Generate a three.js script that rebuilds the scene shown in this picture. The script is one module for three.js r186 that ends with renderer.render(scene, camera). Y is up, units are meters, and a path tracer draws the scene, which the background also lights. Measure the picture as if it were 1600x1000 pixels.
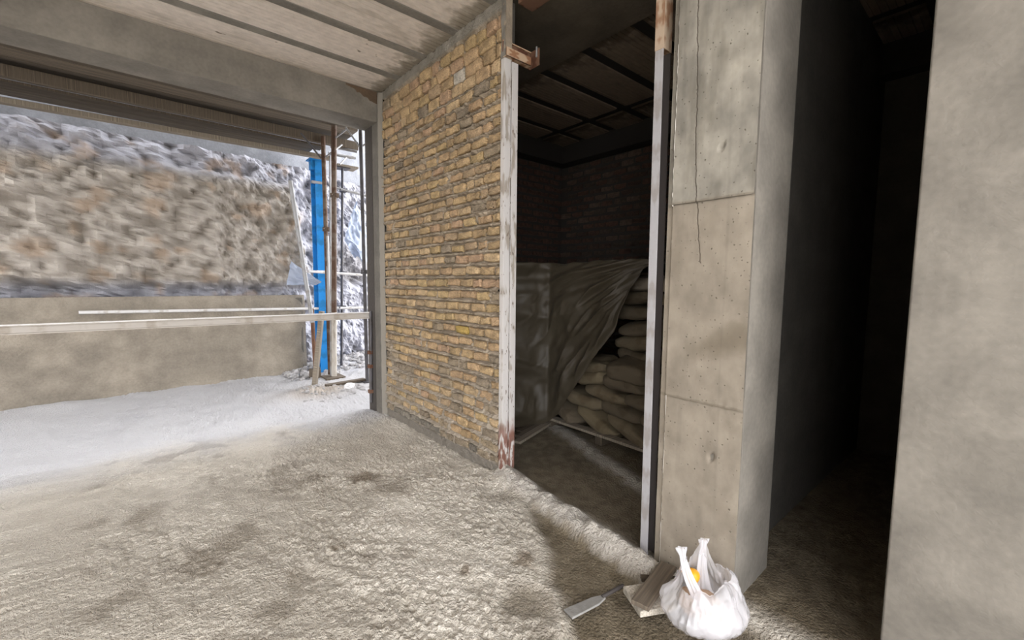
import * as THREE from 'three';
import { ImprovedNoise } from 'three/addons/math/ImprovedNoise.js';
import { mergeGeometries } from 'three/addons/utils/BufferGeometryUtils.js';
import { RoundedBoxGeometry } from 'three/addons/geometries/RoundedBoxGeometry.js';

// ---------------------------------------------------------------- camera, sky, exposure
const scene = new THREE.Scene();
const camera = new THREE.PerspectiveCamera(2 * Math.atan(500 / 672) * 180 / Math.PI, 1.6, 0.05, 200);
camera.position.set(0, 1.45, 1.98);
camera.rotation.order = 'YXZ';
camera.rotation.set(-4.8 * Math.PI / 180, 49.6 * Math.PI / 180, 0.55 * Math.PI / 180);
const renderer = new THREE.WebGLRenderer({ antialias: true });
renderer.toneMapping = THREE.LinearToneMapping;
renderer.toneMappingExposure = 2.6;
renderer.shadowMap.enabled = true;
{ // even hazy overcast sky, a little blue, brightest low down
  const W = 64, H = 32, d = new Float32Array(W * H * 4);
  for (let j = 0; j < H; j++) {
    const el = ((j + 0.5) / H - 0.5) * Math.PI, s = Math.max(0, Math.sin(el)), l = 2.6 * (1.3 - 0.6 * s);
    for (let i = 0; i < W; i++) { const o = (j * W + i) * 4; d[o] = l * 0.985; d[o + 1] = l * 0.99; d[o + 2] = l * 1.03; d[o + 3] = 1; }
  }
  const t = new THREE.DataTexture(d, W, H, THREE.RGBAFormat, THREE.FloatType);
  t.mapping = THREE.EquirectangularReflectionMapping; t.magFilter = THREE.LinearFilter; t.needsUpdate = true;
  scene.background = t; scene.environment = t;
}

// ---------------------------------------------------------------- helpers
const PN = new ImprovedNoise();
const n3 = (x, y, z = 0.37) => PN.noise(x, y, z);
const fbm = (x, y, z = 0.37, o = 4) => { let s = 0, a = 1, f = 1; for (let i = 0; i < o; i++) { s += a * PN.noise(x * f + i * 7.3, y * f + i * 3.1, z * f); a *= 0.5; f *= 2.03; } return s; };
const ridged = (x, y, z = 0.37, o = 3) => { let s = 0, a = 1, f = 1; for (let i = 0; i < o; i++) { s += a * (1 - 2 * Math.abs(PN.noise(x * f + i * 5.3, y * f + i * 9.1, z * f))); a *= 0.5; f *= 2.1; } return s; };
const rng = (s) => () => { s = (s + 0x6d2b79f5) | 0; let t = Math.imul(s ^ (s >>> 15), 1 | s); t = (t + Math.imul(t ^ (t >>> 7), 61 | t)) ^ t; return ((t ^ (t >>> 14)) >>> 0) / 4294967296; };
const clamp = (x, a = 0, b = 1) => Math.min(b, Math.max(a, x));
const sm = (a, b, x) => { const t = clamp((x - a) / (b - a)); return t * t * (3 - 2 * t); };
const mix = (a, b, t) => a + (b - a) * t;
const mix3 = (a, b, t) => [mix(a[0], b[0], t), mix(a[1], b[1], t), mix(a[2], b[2], t)];
const V = (x, y, z) => new THREE.Vector3(x, y, z);
const segDist = (x, z, a, b) => { const dx = b[0] - a[0], dz = b[1] - a[1], t = clamp(((x - a[0]) * dx + (z - a[1]) * dz) / (dx * dx + dz * dz)); return [Math.hypot(x - a[0] - t * dx, z - a[1] - t * dz), t]; };

const used = new Map();
const numbered = (name, parent = scene) => { let m = used.get(parent); if (!m) used.set(parent, m = new Map()); const k = m.get(name) ?? 0; m.set(name, k + 1); return k ? name + '_' + String(k).padStart(3, '0') : name; };
function put(o, name, parent = scene) { o.name = numbered(name, parent); o.castShadow = o.receiveShadow = true; parent.add(o); return o; }
const mesh = (name, geo, mat, parent = scene) => put(new THREE.Mesh(geo, mat), name, parent);
function group(name, pos = [0, 0, 0], parent = scene) { const g = put(new THREE.Group(), name, parent); g.position.set(...pos); return g; }
function tag(o, label, category, grp) { o.userData.label = label; if (category) o.userData.category = category; if (grp) o.userData.group = grp; return o; }
function structure(o, label) { o.userData.kind = 'structure'; if (label) o.userData.label = label; return o; }

// grid of (nu+1) x (nv+1) points; f(u, v) -> { p:[x,y,z], c:[r,g,b]?, uv:[u,v]? }
function grid(us, vs, f, flip = false) {
  const nu = us.length, nv = vs.length, pos = new Float32Array(nu * nv * 3), uv = new Float32Array(nu * nv * 2), idx = [];
  let col = null;
  for (let j = 0; j < nv; j++) for (let i = 0; i < nu; i++) {
    const k = j * nu + i, r = f(us[i], vs[j], i, j);
    pos.set(r.p, k * 3); uv.set(r.uv ?? [us[i], vs[j]], k * 2);
    if (r.c) { col ??= new Float32Array(nu * nv * 3); col.set(r.c, k * 3); }
    if (i && j) { const a = k - nu - 1, b = k - nu, c = k, d = k - 1; flip ? idx.push(a, c, b, a, d, c) : idx.push(a, b, c, a, c, d); }
  }
  const g = new THREE.BufferGeometry();
  g.setAttribute('position', new THREE.BufferAttribute(pos, 3)); g.setAttribute('uv', new THREE.BufferAttribute(uv, 2));
  if (col) g.setAttribute('color', new THREE.BufferAttribute(col, 3));
  g.setIndex(idx); g.computeVertexNormals(); return g;
}
const steps = (...runs) => { const o = []; for (const [a, b, s] of runs) { const n = Math.max(1, Math.round((b - a) / s)); for (let i = 0; i < n; i++) o.push(a + (b - a) * i / n); } o.push(runs.at(-1)[1]); return o; };
// box with uv in metres, softened edges
function box(x0, x1, y0, y1, z0, z1, r = 0.006) {
  const w = x1 - x0, h = y1 - y0, d = z1 - z0, g = r > 0 ? new RoundedBoxGeometry(w, h, d, 2, Math.min(r, w / 2.1, h / 2.1, d / 2.1)) : new THREE.BoxGeometry(w, h, d);
  g.translate((x0 + x1) / 2, (y0 + y1) / 2, (z0 + z1) / 2); return metreUV(g);
}
function metreUV(g) {
  const p = g.attributes.position, n = g.attributes.normal, uv = new Float32Array(p.count * 2);
  for (let i = 0; i < p.count; i++) {
    const ax = Math.abs(n.getX(i)), ay = Math.abs(n.getY(i)), az = Math.abs(n.getZ(i));
    const [u, v] = ax > ay && ax > az ? [p.getZ(i), p.getY(i)] : ay > az ? [p.getX(i), p.getZ(i)] : [p.getX(i), p.getY(i)];
    uv[i * 2] = u; uv[i * 2 + 1] = v;
  }
  g.setAttribute('uv', new THREE.BufferAttribute(uv, 2)); return g;
}
function rod(a, b, r, seg = 12) {
  const A = V(...a), B = V(...b), d = B.clone().sub(A), g = new THREE.CylinderGeometry(r, r, d.length(), seg, 1);
  g.applyQuaternion(new THREE.Quaternion().setFromUnitVectors(V(0, 1, 0), d.clone().normalize())); g.translate((A.x + B.x) / 2, (A.y + B.y) / 2, (A.z + B.z) / 2); return g;
}
// squared bar along a -> b, of width w and height h
function bar(a, b, w, h, roll = 0) {
  const A = V(...a), B = V(...b), d = B.clone().sub(A), g = new RoundedBoxGeometry(w, h, d.length(), 2, Math.min(w, h) * 0.12);
  metreUV(g); g.rotateZ(roll);
  g.applyMatrix4(new THREE.Matrix4().lookAt(B, A, V(0, 1, 0)).setPosition(A.clone().add(B).multiplyScalar(0.5))); return g;
}
// flat polygon of sheet extruded by depth
function extrude(points, depth, bevel = 0.002) {
  const s = new THREE.Shape(points.map((p) => new THREE.Vector2(...p)));
  return metreUV(new THREE.ExtrudeGeometry(s, { depth, bevelEnabled: bevel > 0, bevelSize: bevel, bevelThickness: bevel, bevelSegments: 1 }));
}
const merge = (list) => mergeGeometries(list.map((g) => { const q = g.index ? g.toNonIndexed() : g; for (const k of Object.keys(q.attributes)) if (!['position', 'normal', 'uv'].includes(k)) q.deleteAttribute(k); return q; }));

// ---------------------------------------------------------------- textures and materials
function tex(w, h, f, repeat = 1, srgb = false) {
  const d = new Uint8Array(w * h * 4);
  for (let j = 0; j < h; j++) for (let i = 0; i < w; i++) { const r = f(i / w, j / h), o = (j * w + i) * 4; const a = Array.isArray(r) ? r : [r, r, r]; d[o] = clamp(a[0]) * 255; d[o + 1] = clamp(a[1]) * 255; d[o + 2] = clamp(a[2]) * 255; d[o + 3] = 255; }
  const t = new THREE.DataTexture(d, w, h); t.wrapS = t.wrapT = THREE.MirroredRepeatWrapping; t.magFilter = THREE.LinearFilter; t.minFilter = THREE.LinearMipmapLinearFilter; t.generateMipmaps = true;
  if (srgb) t.colorSpace = THREE.SRGBColorSpace;
  t.repeat.set(...(Array.isArray(repeat) ? repeat : [repeat, repeat])); t.needsUpdate = true; return t;
}
const re = (t, a, b = a) => { const c = t.clone(); c.repeat.set(a, b); c.needsUpdate = true; return c; };
const tGrit = tex(512, 512, (u, v) => 0.5 + 0.33 * fbm(u * 22, v * 22, 1.3, 5) + 0.12 * ridged(u * 46, v * 46, 2.2, 2) - 0.08, 1.4);
const tSpeck = tex(512, 512, (u, v) => 0.82 + 0.16 * fbm(u * 9, v * 9, 4.1, 5) + 0.1 * fbm(u * 70, v * 70, 8.2, 2) - (n3(u * 60, v * 60, 3) > 0.42 ? 0.12 : 0), 1.5, true);
const tConc = tex(512, 512, (u, v) => { const a = 0.86 + 0.13 * fbm(u * 5, v * 5, 6.4, 5) + 0.04 * fbm(u * 60, v * 60, 1.2, 2); return [a, a * 0.995, a * 0.985]; }, 0.7, true);
const tWood = tex(256, 512, (u, v) => { const g = 0.78 + 0.22 * n3(u * 26 + 1.5 * n3(u * 3, v * 2, 3), v * 1.6, 5) + 0.1 * fbm(u * 60, v * 6, 2.2, 2); return [g, g * 0.97, g * 0.93]; }, [4, 1], true);
const tRust = tex(256, 512, (u, v) => { const k = sm(-0.1, 0.35, fbm(u * 5, v * 9, 12.4, 4)); return mix3([0.92, 0.9, 0.88], [0.72, 0.6, 0.52], k); }, [3, 0.8], true);
const tDust = tex(256, 256, (u, v) => { const k = sm(-0.05, 0.5, fbm(u * 5, v * 5, 17.4, 5)); return mix3([1, 1, 1], [0.88, 0.86, 0.83], k); }, 1.3, true);
const std = (c, rough = 0.9, o = {}) => { const m = new THREE.MeshStandardMaterial({ roughness: rough, metalness: 0, side: THREE.DoubleSide, ...o }); Array.isArray(c) ? m.color.setRGB(...c) : m.color.set(c); return m; };
const phys = (c, rough, o = {}) => { const m = new THREE.MeshPhysicalMaterial({ roughness: rough, metalness: 0, side: THREE.DoubleSide, ...o }); m.color.setRGB(...c); return m; };
const M = {
  floor: std([1, 1, 1], 1, { vertexColors: true, bumpMap: re(tGrit, 3.1, 3.6), bumpScale: 0.017 }),
  ground: std([0.6, 0.57, 0.52], 1, { bumpMap: tGrit, bumpScale: 0.01 }),
  concrete: std([0.26, 0.238, 0.203], 0.92, { map: tConc, bumpMap: re(tGrit, 2), bumpScale: 0.0015 }),
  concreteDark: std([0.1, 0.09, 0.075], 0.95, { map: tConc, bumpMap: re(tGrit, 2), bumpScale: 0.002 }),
  joist: std([0.29, 0.27, 0.235], 0.95, { map: tConc, bumpMap: re(tGrit, 3), bumpScale: 0.004 }),
  plaster: std([0.37, 0.39, 0.435], 0.95, { map: tConc, bumpMap: tGrit, bumpScale: 0.004 }),  // white plaster tinted bluish to stand in for skylight
  mortar: std([1, 1, 1], 1, { vertexColors: true, bumpMap: re(tGrit, 4), bumpScale: 0.012 }),
  rock: std([1, 1, 1], 1, { vertexColors: true, flatShading: true, bumpMap: tGrit, bumpScale: 0.01 }),
  steelWhite: std([0.72, 0.7, 0.68], 0.55, { map: re(tDust, 2, 1), bumpMap: re(tGrit, 3), bumpScale: 0.0006 }),
  steelGrey: std([0.34, 0.34, 0.34], 0.55, { metalness: 0.35, map: tDust }),
  steelDark: std([0.1, 0.095, 0.1], 0.6, { metalness: 0.3, map: tDust }),
  steelRust: std([0.18, 0.14, 0.108], 0.8, { map: tRust }),
  rustBrown: std([0.2, 0.11, 0.07], 0.9, { map: tRust }),
  blue: std([0.006, 0.23, 0.62], 0.5, { map: re(tDust, 1.1), bumpMap: tGrit, bumpScale: 0.0006 }),
  wood: std([0.22, 0.185, 0.145], 0.85, { map: tWood, bumpMap: tWood, bumpScale: 0.002 }),
  woodPale: std([0.4, 0.36, 0.3], 0.85, { map: tWood, bumpMap: tWood, bumpScale: 0.002 }),
  woodDark: std([0.14, 0.115, 0.085], 0.9, { map: tWood, bumpMap: tWood, bumpScale: 0.002 }),
  shadeDark: std([0.025, 0.021, 0.018], 0.95, { bumpMap: tGrit, bumpScale: 0.002 }),  // near-black concrete, the store room shade put into its colour
  black: std([0.02, 0.018, 0.016], 0.8),
};

// ---------------------------------------------------------------- the floor and ground
const H = 3.435;
const ridgeA = [[-2.42, -0.02], [-1.12, 0.09]], ridgeB = [[-2.95, -1.14], [-1.45, -0.62]];
function trodAndShade(x, z) { // smooth brown earth: trodden in the store room, painted shadow in the hollow outside
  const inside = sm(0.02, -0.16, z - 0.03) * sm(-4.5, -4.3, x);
  const e = n3(x * 4, z * 4, 2) * 0.09 + n3(x * 11, z * 11, 5) * 0.04, edge = 0.06 + (x + 2.04) * 0.68 + e; // outer edge of the painted shadow
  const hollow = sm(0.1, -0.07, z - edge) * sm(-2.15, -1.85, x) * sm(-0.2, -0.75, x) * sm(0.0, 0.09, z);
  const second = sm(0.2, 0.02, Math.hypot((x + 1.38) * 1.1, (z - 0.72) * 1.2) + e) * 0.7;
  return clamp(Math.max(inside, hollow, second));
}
function floorAt(x, z) {
  const t = trodAndShade(x, z), rough = 1 - 0.85 * t, far = sm(-4.3, -5.2, x);
  let h = 0.018 * fbm(x * 0.9, z * 0.9, 1.1, 3) + rough * (0.01 * fbm(x * 4 + z * 1.5, z * 5, 3.3, 2) + (0.55 + 0.75 * sm(-0.35, 0.35, n3(x * 1.5, z * 1.5, 9))) * (0.0085 * fbm(x * 20 + z * 8, z * 32 - x * 7, 7.1, 2) + 0.0075 * (ridged(x * 26 + z * 12, z * 42 - x * 8, 5.3, 1) - 0.3) + 0.006 * fbm(x * 7, z * 9, 15.1, 2)) - 0.009);
  h += 0.006 * t * fbm(x * 5, z * 5, 4, 3);
  const [dA, tA] = segDist(x, z, ...ridgeA), [dB] = segDist(x, z, ...ridgeB);
  const ra = Math.exp(-((dA / (0.085 + 0.02 * n3(x * 5, z * 5, 1))) ** 2)); h += ra * (0.055 + 0.03 * fbm(x * 9, z * 9, 2, 3));
  const rb = Math.exp(-((dB / 0.09) ** 2)); h += rb * (0.02 + 0.02 * fbm(x * 9, z * 9, 6, 3));
  const hollow = t * sm(-0.05, 0.1, z) * sm(0.5, 0.1, ra); h -= 0.035 * hollow;
  h += 0.04 * Math.exp(-(((x + 2.38) ** 2 + (z + 0.02) ** 2) / 0.02));                 // earth heaped round the post foot
  h += 0.07 * Math.exp(-(((x + 5.95) / 0.28) ** 2 + ((z - 0.25) / 0.4) ** 2)) * (0.7 + 0.6 * fbm(x * 6, z * 6, 3)); // dirt heaped at the slab edge
  h += far * 0.03 * fbm(x * 2.2, z * 2.2, 8, 4);
  if (x < -7.2) h += sm(-7.2, -8, x) * 0.12;
  return h;
}
function floorColor(x, z) {
  const t = trodAndShade(x, z), a = fbm(x * 1.7, z * 1.7, 5.5, 4), b = fbm(x * 14, z * 14, 6.6, 3);
  let c = mix3([0.54, 0.49, 0.41], [0.68, 0.625, 0.535], sm(-0.4, 0.5, a + 0.4 * b));
  const damp = sm(0.28, 0.55, fbm(x * 2.1 + 4, z * 2.1, 11, 4)); c = mix3(c, [0.27, 0.23, 0.175], damp * 0.55);
  for (const [px, pz, r] of [[-1.72, 0.82, 0.05], [-1.6, 0.52, 0.09], [-2.35, 1.25, 0.05], [-3.1, 0.8, 0.16]]) c = mix3(c, [0.22, 0.17, 0.115], 0.75 * sm(r, r * 0.3, Math.hypot(x - px, z - pz) + 0.05 * n3(x * 18, z * 18, 4)));
  c = mix3(c, mix3([0.125, 0.098, 0.06], [0.18, 0.145, 0.095], sm(-0.4, 0.4, b)), t);  // dark brown for trodden earth and for the painted shadow
  const [dA] = segDist(x, z, ...ridgeA), [dB] = segDist(x, z, ...ridgeB);
  c = mix3(c, [0.5, 0.46, 0.4], sm(0.12, 0.05, dA + 0.02 * b)); c = mix3(c, [0.42, 0.39, 0.34], 0.9 * sm(0.13, 0.03, dB + 0.04 * b));
  const out = sm(-4.0, -4.9, x + 0.3 * a); c = mix3(c, [0.58, 0.58, 0.6], out * 0.85);  // outdoor floor tinted pale bluish, skylight put into the colour
  const heap = Math.exp(-(((x + 5.95) / 0.3) ** 2 + ((z - 0.25) / 0.45) ** 2)); c = mix3(c, [0.45, 0.36, 0.26], heap * 0.7);
  return c;
}
{
  const xs = steps([-9, -8, 0.1], [-8, -5, 0.035], [-5, -4, 0.014], [-4, -0.4, 0.0095], [-0.4, 0.25, 0.014], [0.25, 5, 0.2]), zs = steps([-3.1, -1.5, 0.05], [-1.5, -0.25, 0.025], [-0.25, 1.5, 0.0088], [1.5, 2.3, 0.013], [2.3, 7.2, 0.12]);
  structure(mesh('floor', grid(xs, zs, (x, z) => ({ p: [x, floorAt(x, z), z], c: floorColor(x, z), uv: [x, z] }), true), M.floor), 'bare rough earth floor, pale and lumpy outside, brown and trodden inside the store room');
  structure(mesh('ground', box(-12, 40, -0.5, -0.12, -10, 40, 0), M.ground));
}

// ---------------------------------------------------------------- ceiling: joists with foam filler panels between
{
  const c = structure(group('ceiling'), 'concrete ceiling of joists with grooved pale foam panels between');
  mesh('slab', box(-4.85, 1.6, H + 0.03, H + 0.35, -3.2, 7.2, 0), M.concrete, c);
  const J = []; for (let i = 0; i < 16; i++) J.push(-4.06 + i * 0.507);
  const stain = (seed, dark) => tex(256, 512, (u, v) => { // v: metres along z / 4 from the brick wall; grey cement slurry smeared near the wall
    const z = v * 4, k = sm(0.2 + 0.22 * fbm(u * 5, v * 30, seed, 4), 0.02, z) + 0.25 * sm(0.35, 0.7, fbm(u * 3, v * 8, seed + 5, 4)), b = mix3([0.88, 0.85, 0.82], [0.56, 0.53, 0.48], clamp(k)), s = 1 + 0.06 * fbm(u * 9, v * 60, seed + 2, 3);
    return b.map((x) => x * s * dark);
  }, 1, true);
  const mats = [0, 1, 2].map((i) => std([0.9, 0.88, 0.85], 0.95, { map: stain(3.3 + i * 4, 1) })), inner = std([0.29, 0.24, 0.19], 0.95, { map: stain(9.1, 1) });  // inner copy coloured darker to hold the store room shade
  const panel = (x0, x1, z0, z1, m, zBase = 0) => { // grooved underside, built as a profile in x swept along z
    const p = [[x0, H + 0.04], [x0, H + 0.004]], n = 9, w = (x1 - x0) / n;
    for (let i = 1; i < n; i++) p.push([x0 + w * i - 0.004, H], [x0 + w * i, H + 0.008], [x0 + w * i + 0.004, H]);
    p.push([x1, H + 0.004], [x1, H + 0.04]);
    const g = extrude(p, z1 - z0, 0); g.translate(0, 0, z0);
    const q = g.attributes.position, uv = g.attributes.uv; for (let i = 0; i < q.count; i++) uv.setXY(i, (q.getX(i) - x0) / (x1 - x0), clamp(Math.abs(q.getZ(i) - zBase) / 4));
    return mesh('foam_panel', g, m, c);
  };
  let k = 0;
  const span = (x0, x1) => { panel(x0, x1, 0.0, 3.6, mats[k % 3]); panel(x0, x1, 3.61, 7.2, mats[(k + 1) % 3], 3.61); k++; };
  span(-4.5, J[0] - 0.04);
  for (let i = 0; i < J.length - 1; i++) {
    if (J[i] > 1.3) break;
    mesh('joist', box(J[i] - 0.044, J[i] + 0.044, H - 0.004, H + 0.05, 0.0, 7.2, 0.004), M.joist, c);
    span(J[i] + 0.04, Math.min(J[i + 1] - 0.04, 1.6));
  }
  // over the store room: a solid strip, then panels split by recessed joists and one cross rib, all coloured dark for shade
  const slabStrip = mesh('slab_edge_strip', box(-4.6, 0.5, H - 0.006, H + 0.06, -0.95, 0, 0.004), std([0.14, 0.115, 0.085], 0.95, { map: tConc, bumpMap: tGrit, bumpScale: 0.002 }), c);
  for (let i = -1; i < 9; i++) {
    const x0 = i < 0 ? -4.6 : J[i] + 0.056, x1 = J[i + 1] - 0.056;
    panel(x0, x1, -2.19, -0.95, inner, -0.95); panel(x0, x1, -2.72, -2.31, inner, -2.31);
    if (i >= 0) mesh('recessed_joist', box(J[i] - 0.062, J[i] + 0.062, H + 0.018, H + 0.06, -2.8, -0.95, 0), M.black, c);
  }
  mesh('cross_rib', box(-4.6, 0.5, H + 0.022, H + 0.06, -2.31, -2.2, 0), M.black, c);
}
// beam and columns on the open edge
{
  const b = structure(group('concrete_beam'), 'grey concrete beam running from the brick wall corner along the open side');
  mesh('beam_body', box(-4.84, -4.5, 3.128, H + 0.03, -0.02, 7.2, 0.008), M.concrete, b);
  mesh('rust_stain_patch', grid(steps([0.03, 0.36, 0.012]), steps([0, 1, 0.1]), (z, t) => ({ p: [-4.4965 + 0.002 * n3(z * 30, t * 4, 3), H - t * (0.02 + 0.1 * sm(0.36, 0.03, z) + 0.025 * fbm(z * 18, 2, 3, 3)), z], uv: [z, t * 0.1] })), std([0.17, 0.115, 0.07], 0.95, { map: tConc, bumpMap: tGrit, bumpScale: 0.004 }), b);
  const col = structure(group('corner_column'), 'narrow grey concrete column at the far end of the brick wall');
  mesh('column_shaft', box(-4.84, -4.475, -0.1, 3.14, -0.36, 0.045, 0.012), std([0.19, 0.175, 0.15], 0.95, { map: tConc, bumpMap: tGrit, bumpScale: 0.003 }), col);
  mesh('mortar_edge', grid(steps([0, 3.42, 0.02]), [0, 0.4, 1], (y, s) => ({ p: [-4.478 + s * 0.046, y, 0.046 - 0.04 * s * s + 0.006 * n3(y * 14, s, 3) + 0.004 * Math.sin(s * 3.1)], uv: [y, s] })), std([0.27, 0.245, 0.205], 1, { bumpMap: tGrit, bumpScale: 0.004 }), col);
}

// ---------------------------------------------------------------- brickwork
function brickGeo(w, h, seed, depth = 0.05, rough = 1) {
  const r = rng(seed), N = 18, base = [];
  for (let i = 0; i < N; i++) {
    const a = (i + 0.5) / N * 2 * Math.PI, c = Math.cos(a), s = Math.sin(a), e = 0.26;
    base.push([Math.sign(c) * Math.abs(c) ** e * w / 2 + (r() - 0.5) * 0.015 * rough, Math.sign(s) * Math.abs(s) ** e * h / 2 + (r() - 0.5) * 0.013 * rough]);
  }
  const tilt = (r() - 0.5) * 0.05, tx = (r() - 0.5) * 0.12, rings = [[1, -depth], [1.0, -0.009], [0.93, -0.001], [0.66, 0.003], [0.3, 0.0035]], pos = [], uv = [], idx = [], ou = r() * 5, ov = r() * 5;
  rings.forEach(([k, z], j) => base.forEach(([x, y]) => {
    const px = x * k, py = j ? y * (j === 2 ? 0.9 : k) : y, nz = j ? 0.011 * rough * fbm(px * 28 + seed, py * 34, seed * 0.37, 3) + px * tilt + py * tx : 0;
    pos.push(px, py, z + nz); uv.push(px + ou, py + ov);
  }));
  pos.push(0, 0, 0.004 + 0.004 * rough * n3(seed, 2, 3)); uv.push(ou, ov);
  for (let j = 0; j < rings.length - 1; j++) for (let i = 0; i < N; i++) { const a = j * N + i, b = j * N + (i + 1) % N, c = a + N, d = b + N; idx.push(a, b, d, a, d, c); }
  const o = (rings.length - 1) * N; for (let i = 0; i < N; i++) idx.push(o + i, o + (i + 1) % N, rings.length * N);
  const g = new THREE.BufferGeometry(); g.setAttribute('position', new THREE.Float32BufferAttribute(pos, 3)); g.setAttribute('uv', new THREE.Float32BufferAttribute(uv, 2)); g.setIndex(idx); g.computeVertexNormals(); return g;
}
const brickMat = (c) => std(c, 0.95, { map: tSpeck, bumpMap: re(tGrit, 5), bumpScale: 0.01 });
const TONES = [[0.53, 0.385, 0.21], [0.57, 0.415, 0.23], [0.5, 0.36, 0.2], [0.55, 0.39, 0.225], [0.49, 0.355, 0.2], [0.52, 0.365, 0.215], [0.59, 0.44, 0.26], [0.54, 0.4, 0.21], [0.46, 0.34, 0.21], [0.53, 0.365, 0.23]].map((c) => [c[0] * 1.28, c[1] * 1.24, c[2] * 1.2]).map(brickMat);
const PALE = brickMat([0.85, 0.77, 0.64]), GREYED = [[0.46, 0.365, 0.25], [0.42, 0.335, 0.235], [0.5, 0.39, 0.255]].map(brickMat), PLINTH = brickMat([0.34, 0.3, 0.24]), YELLOW = brickMat([0.62, 0.43, 0.13]);
const SHAPES = [0, 1, 2, 3, 4, 5, 6, 7].map((i) => brickGeo(0.168, 0.058, 31 + i)), SHORT = [0, 1, 2].map((i) => brickGeo(0.1, 0.057, 61 + i)), TALL = [0, 1, 2, 3, 4].map((i) => brickGeo(0.168, 0.084, 81 + i, 0.05, 0.7)), HALF = [0, 1].map((i) => brickGeo(0.085, 0.083, 95 + i, 0.05, 0.7));
const X0 = -4.445, X1 = -2.458, PITCH = 0.0962, ROW0 = 0.105, ROWS = 34;
const rowY = (k) => ROW0 + k * PITCH;
{
  const wall = structure(group('wall_facade'), 'tan brick wall in rough mortar beside the doorway');
  const rnd = rng(77), list = [], joints = [];
  for (let k = 0; k < ROWS; k++) {
    joints[k] = [X0 - 0.3]; const tall = k >= ROWS - 4; let x = X0 + (k % 2 ? 0 : -0.09) - rnd() * 0.05;
    while (x < X1 - 0.02) {
      let w = rnd() < 0.14 ? 0.105 + 0.03 * rnd() : 0.165 + 0.045 * rnd();
      let a = Math.max(x, X0), b = Math.min(x + w, X1); if (X1 - b < 0.045) b = X1;
      if (b - a > 0.04) { list.push({ k, a, b, tall }); joints[k].push(b); } x = b + 0.0005;
    }
  }
  const nearest = new Set(list.slice().sort((p, q) => Math.hypot(p.a, rowY(p.k) - 1.45) - Math.hypot(q.a, rowY(q.k) - 1.45)).slice(0, 300));
  const rest = [];
  for (const b of list) {
    const w = b.b - b.a, cx = (b.a + b.b) / 2, y = rowY(b.k) + 0.006 * n3(cx * 1.3, b.k * 3.1, 2), short = w < 0.13, shapes = b.tall ? (short ? HALF : TALL) : short ? SHORT : SHAPES;
    const geo = shapes[Math.floor(rnd() * shapes.length)], nominal = b.tall ? (short ? 0.085 : 0.168) : short ? 0.1 : 0.168;
    const dirt = sm(0.95, 0.15, y) * 0.75 + 0.16 + 0.35 * sm(-3.4, -4.4, b.a) * sm(1.2, 0.6, y), t = rnd();
    let m = TONES[Math.floor(rnd() * TONES.length)];
    if (t < dirt * 0.45) m = GREYED[Math.floor(rnd() * 3)]; if (b.k < 1) m = rnd() < 0.75 ? PLINTH : GREYED[0];
    if (rnd() < 0.004) m = YELLOW;
    if (Math.hypot(cx + 3.0, y - 3.08) < 0.06 || Math.hypot(cx + 2.89, y - 2.108) < 0.07) m = PALE;
    const mt = new THREE.Matrix4().compose(V(cx + (rnd() - 0.5) * 0.008, y + (rnd() - 0.5) * 0.012, 0.007 + (rnd() - 0.5) * 0.016), new THREE.Quaternion().setFromEuler(new THREE.Euler((rnd() - 0.5) * 0.14, (rnd() - 0.5) * 0.08, (rnd() - 0.5) * 0.07 + (rnd() < 0.5 ? Math.PI : 0))), V((w - 0.014 - 0.014 * rnd()) / nominal, (b.tall ? 0.98 : 0.92) + 0.2 * rnd(), 1));
    if (nearest.has(b)) { const o = mesh('brick', geo, m, wall); mt.decompose(o.position, o.quaternion, o.scale); } else { const g = geo.clone().applyMatrix4(mt); rest.push([g, m]); }
  }
  const far = mesh('far_brick_row', merge(rest.map((r) => r[0])), TONES[0], wall); far.userData.kind = 'stuff';
  { // tones of the joined far bricks by vertex colour
    const n = far.geometry.attributes.position.count, per = n / rest.length, col = new Float32Array(n * 3);
    rest.forEach(([, m], i) => { for (let j = 0; j < per; j++) col.set([m.color.r, m.color.g, m.color.b], (i * per + j) * 3); });
    far.geometry.setAttribute('color', new THREE.BufferAttribute(col, 3)); far.material = brickMat([1, 1, 1]); far.material.vertexColors = true;
  }
  const f = (x, y) => {
    const kf = (y - ROW0) / PITCH, k = Math.round(kf), d = Math.abs(kf - k) * PITCH, tall = k >= ROWS - 4, half = tall ? 0.042 : 0.03;
    const row = joints[clamp(k, 0, ROWS - 1)]; let dx = 9; for (const q of row) dx = Math.min(dx, Math.abs(x - q)); const out = Math.max(d - half, 0.009 - dx), lip = sm(-0.004, 0.002, out) * sm(0.012, 0.003, out); const joint = sm(0.001, 0.013, out), low = sm(1.1, 0.2, y), far = sm(-3.5, -4.4, x), cov = fbm(x * 3.2, y * 3.2, 21, 4) + 0.62 * low + 0.2 * far - 0.38 - (tall ? 0.2 : 0);
    let z = -0.018 + joint * (0.012 + 0.013 * ridged(x * 17, y * 23, 31, 3) * (tall ? 0.4 : 1)) + 0.013 * fbm(x * 34, y * 38, 5, 3) - 0.006 * lip * sm(0.3, 0, cov) + sm(0.0, 0.35, cov) * (0.016 + 0.009 * fbm(x * 38, y * 38, 9, 2));
    z += sm(0.25, 0.9, fbm(x * 11, y * 14, 44, 2)) * 0.012; if (y < 0.07 || y > 3.36) z = 0.002 + 0.01 * fbm(x * 14, y * 14, 3, 4);
    const s = fbm(x * 7, y * 7, 13, 4);
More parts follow.
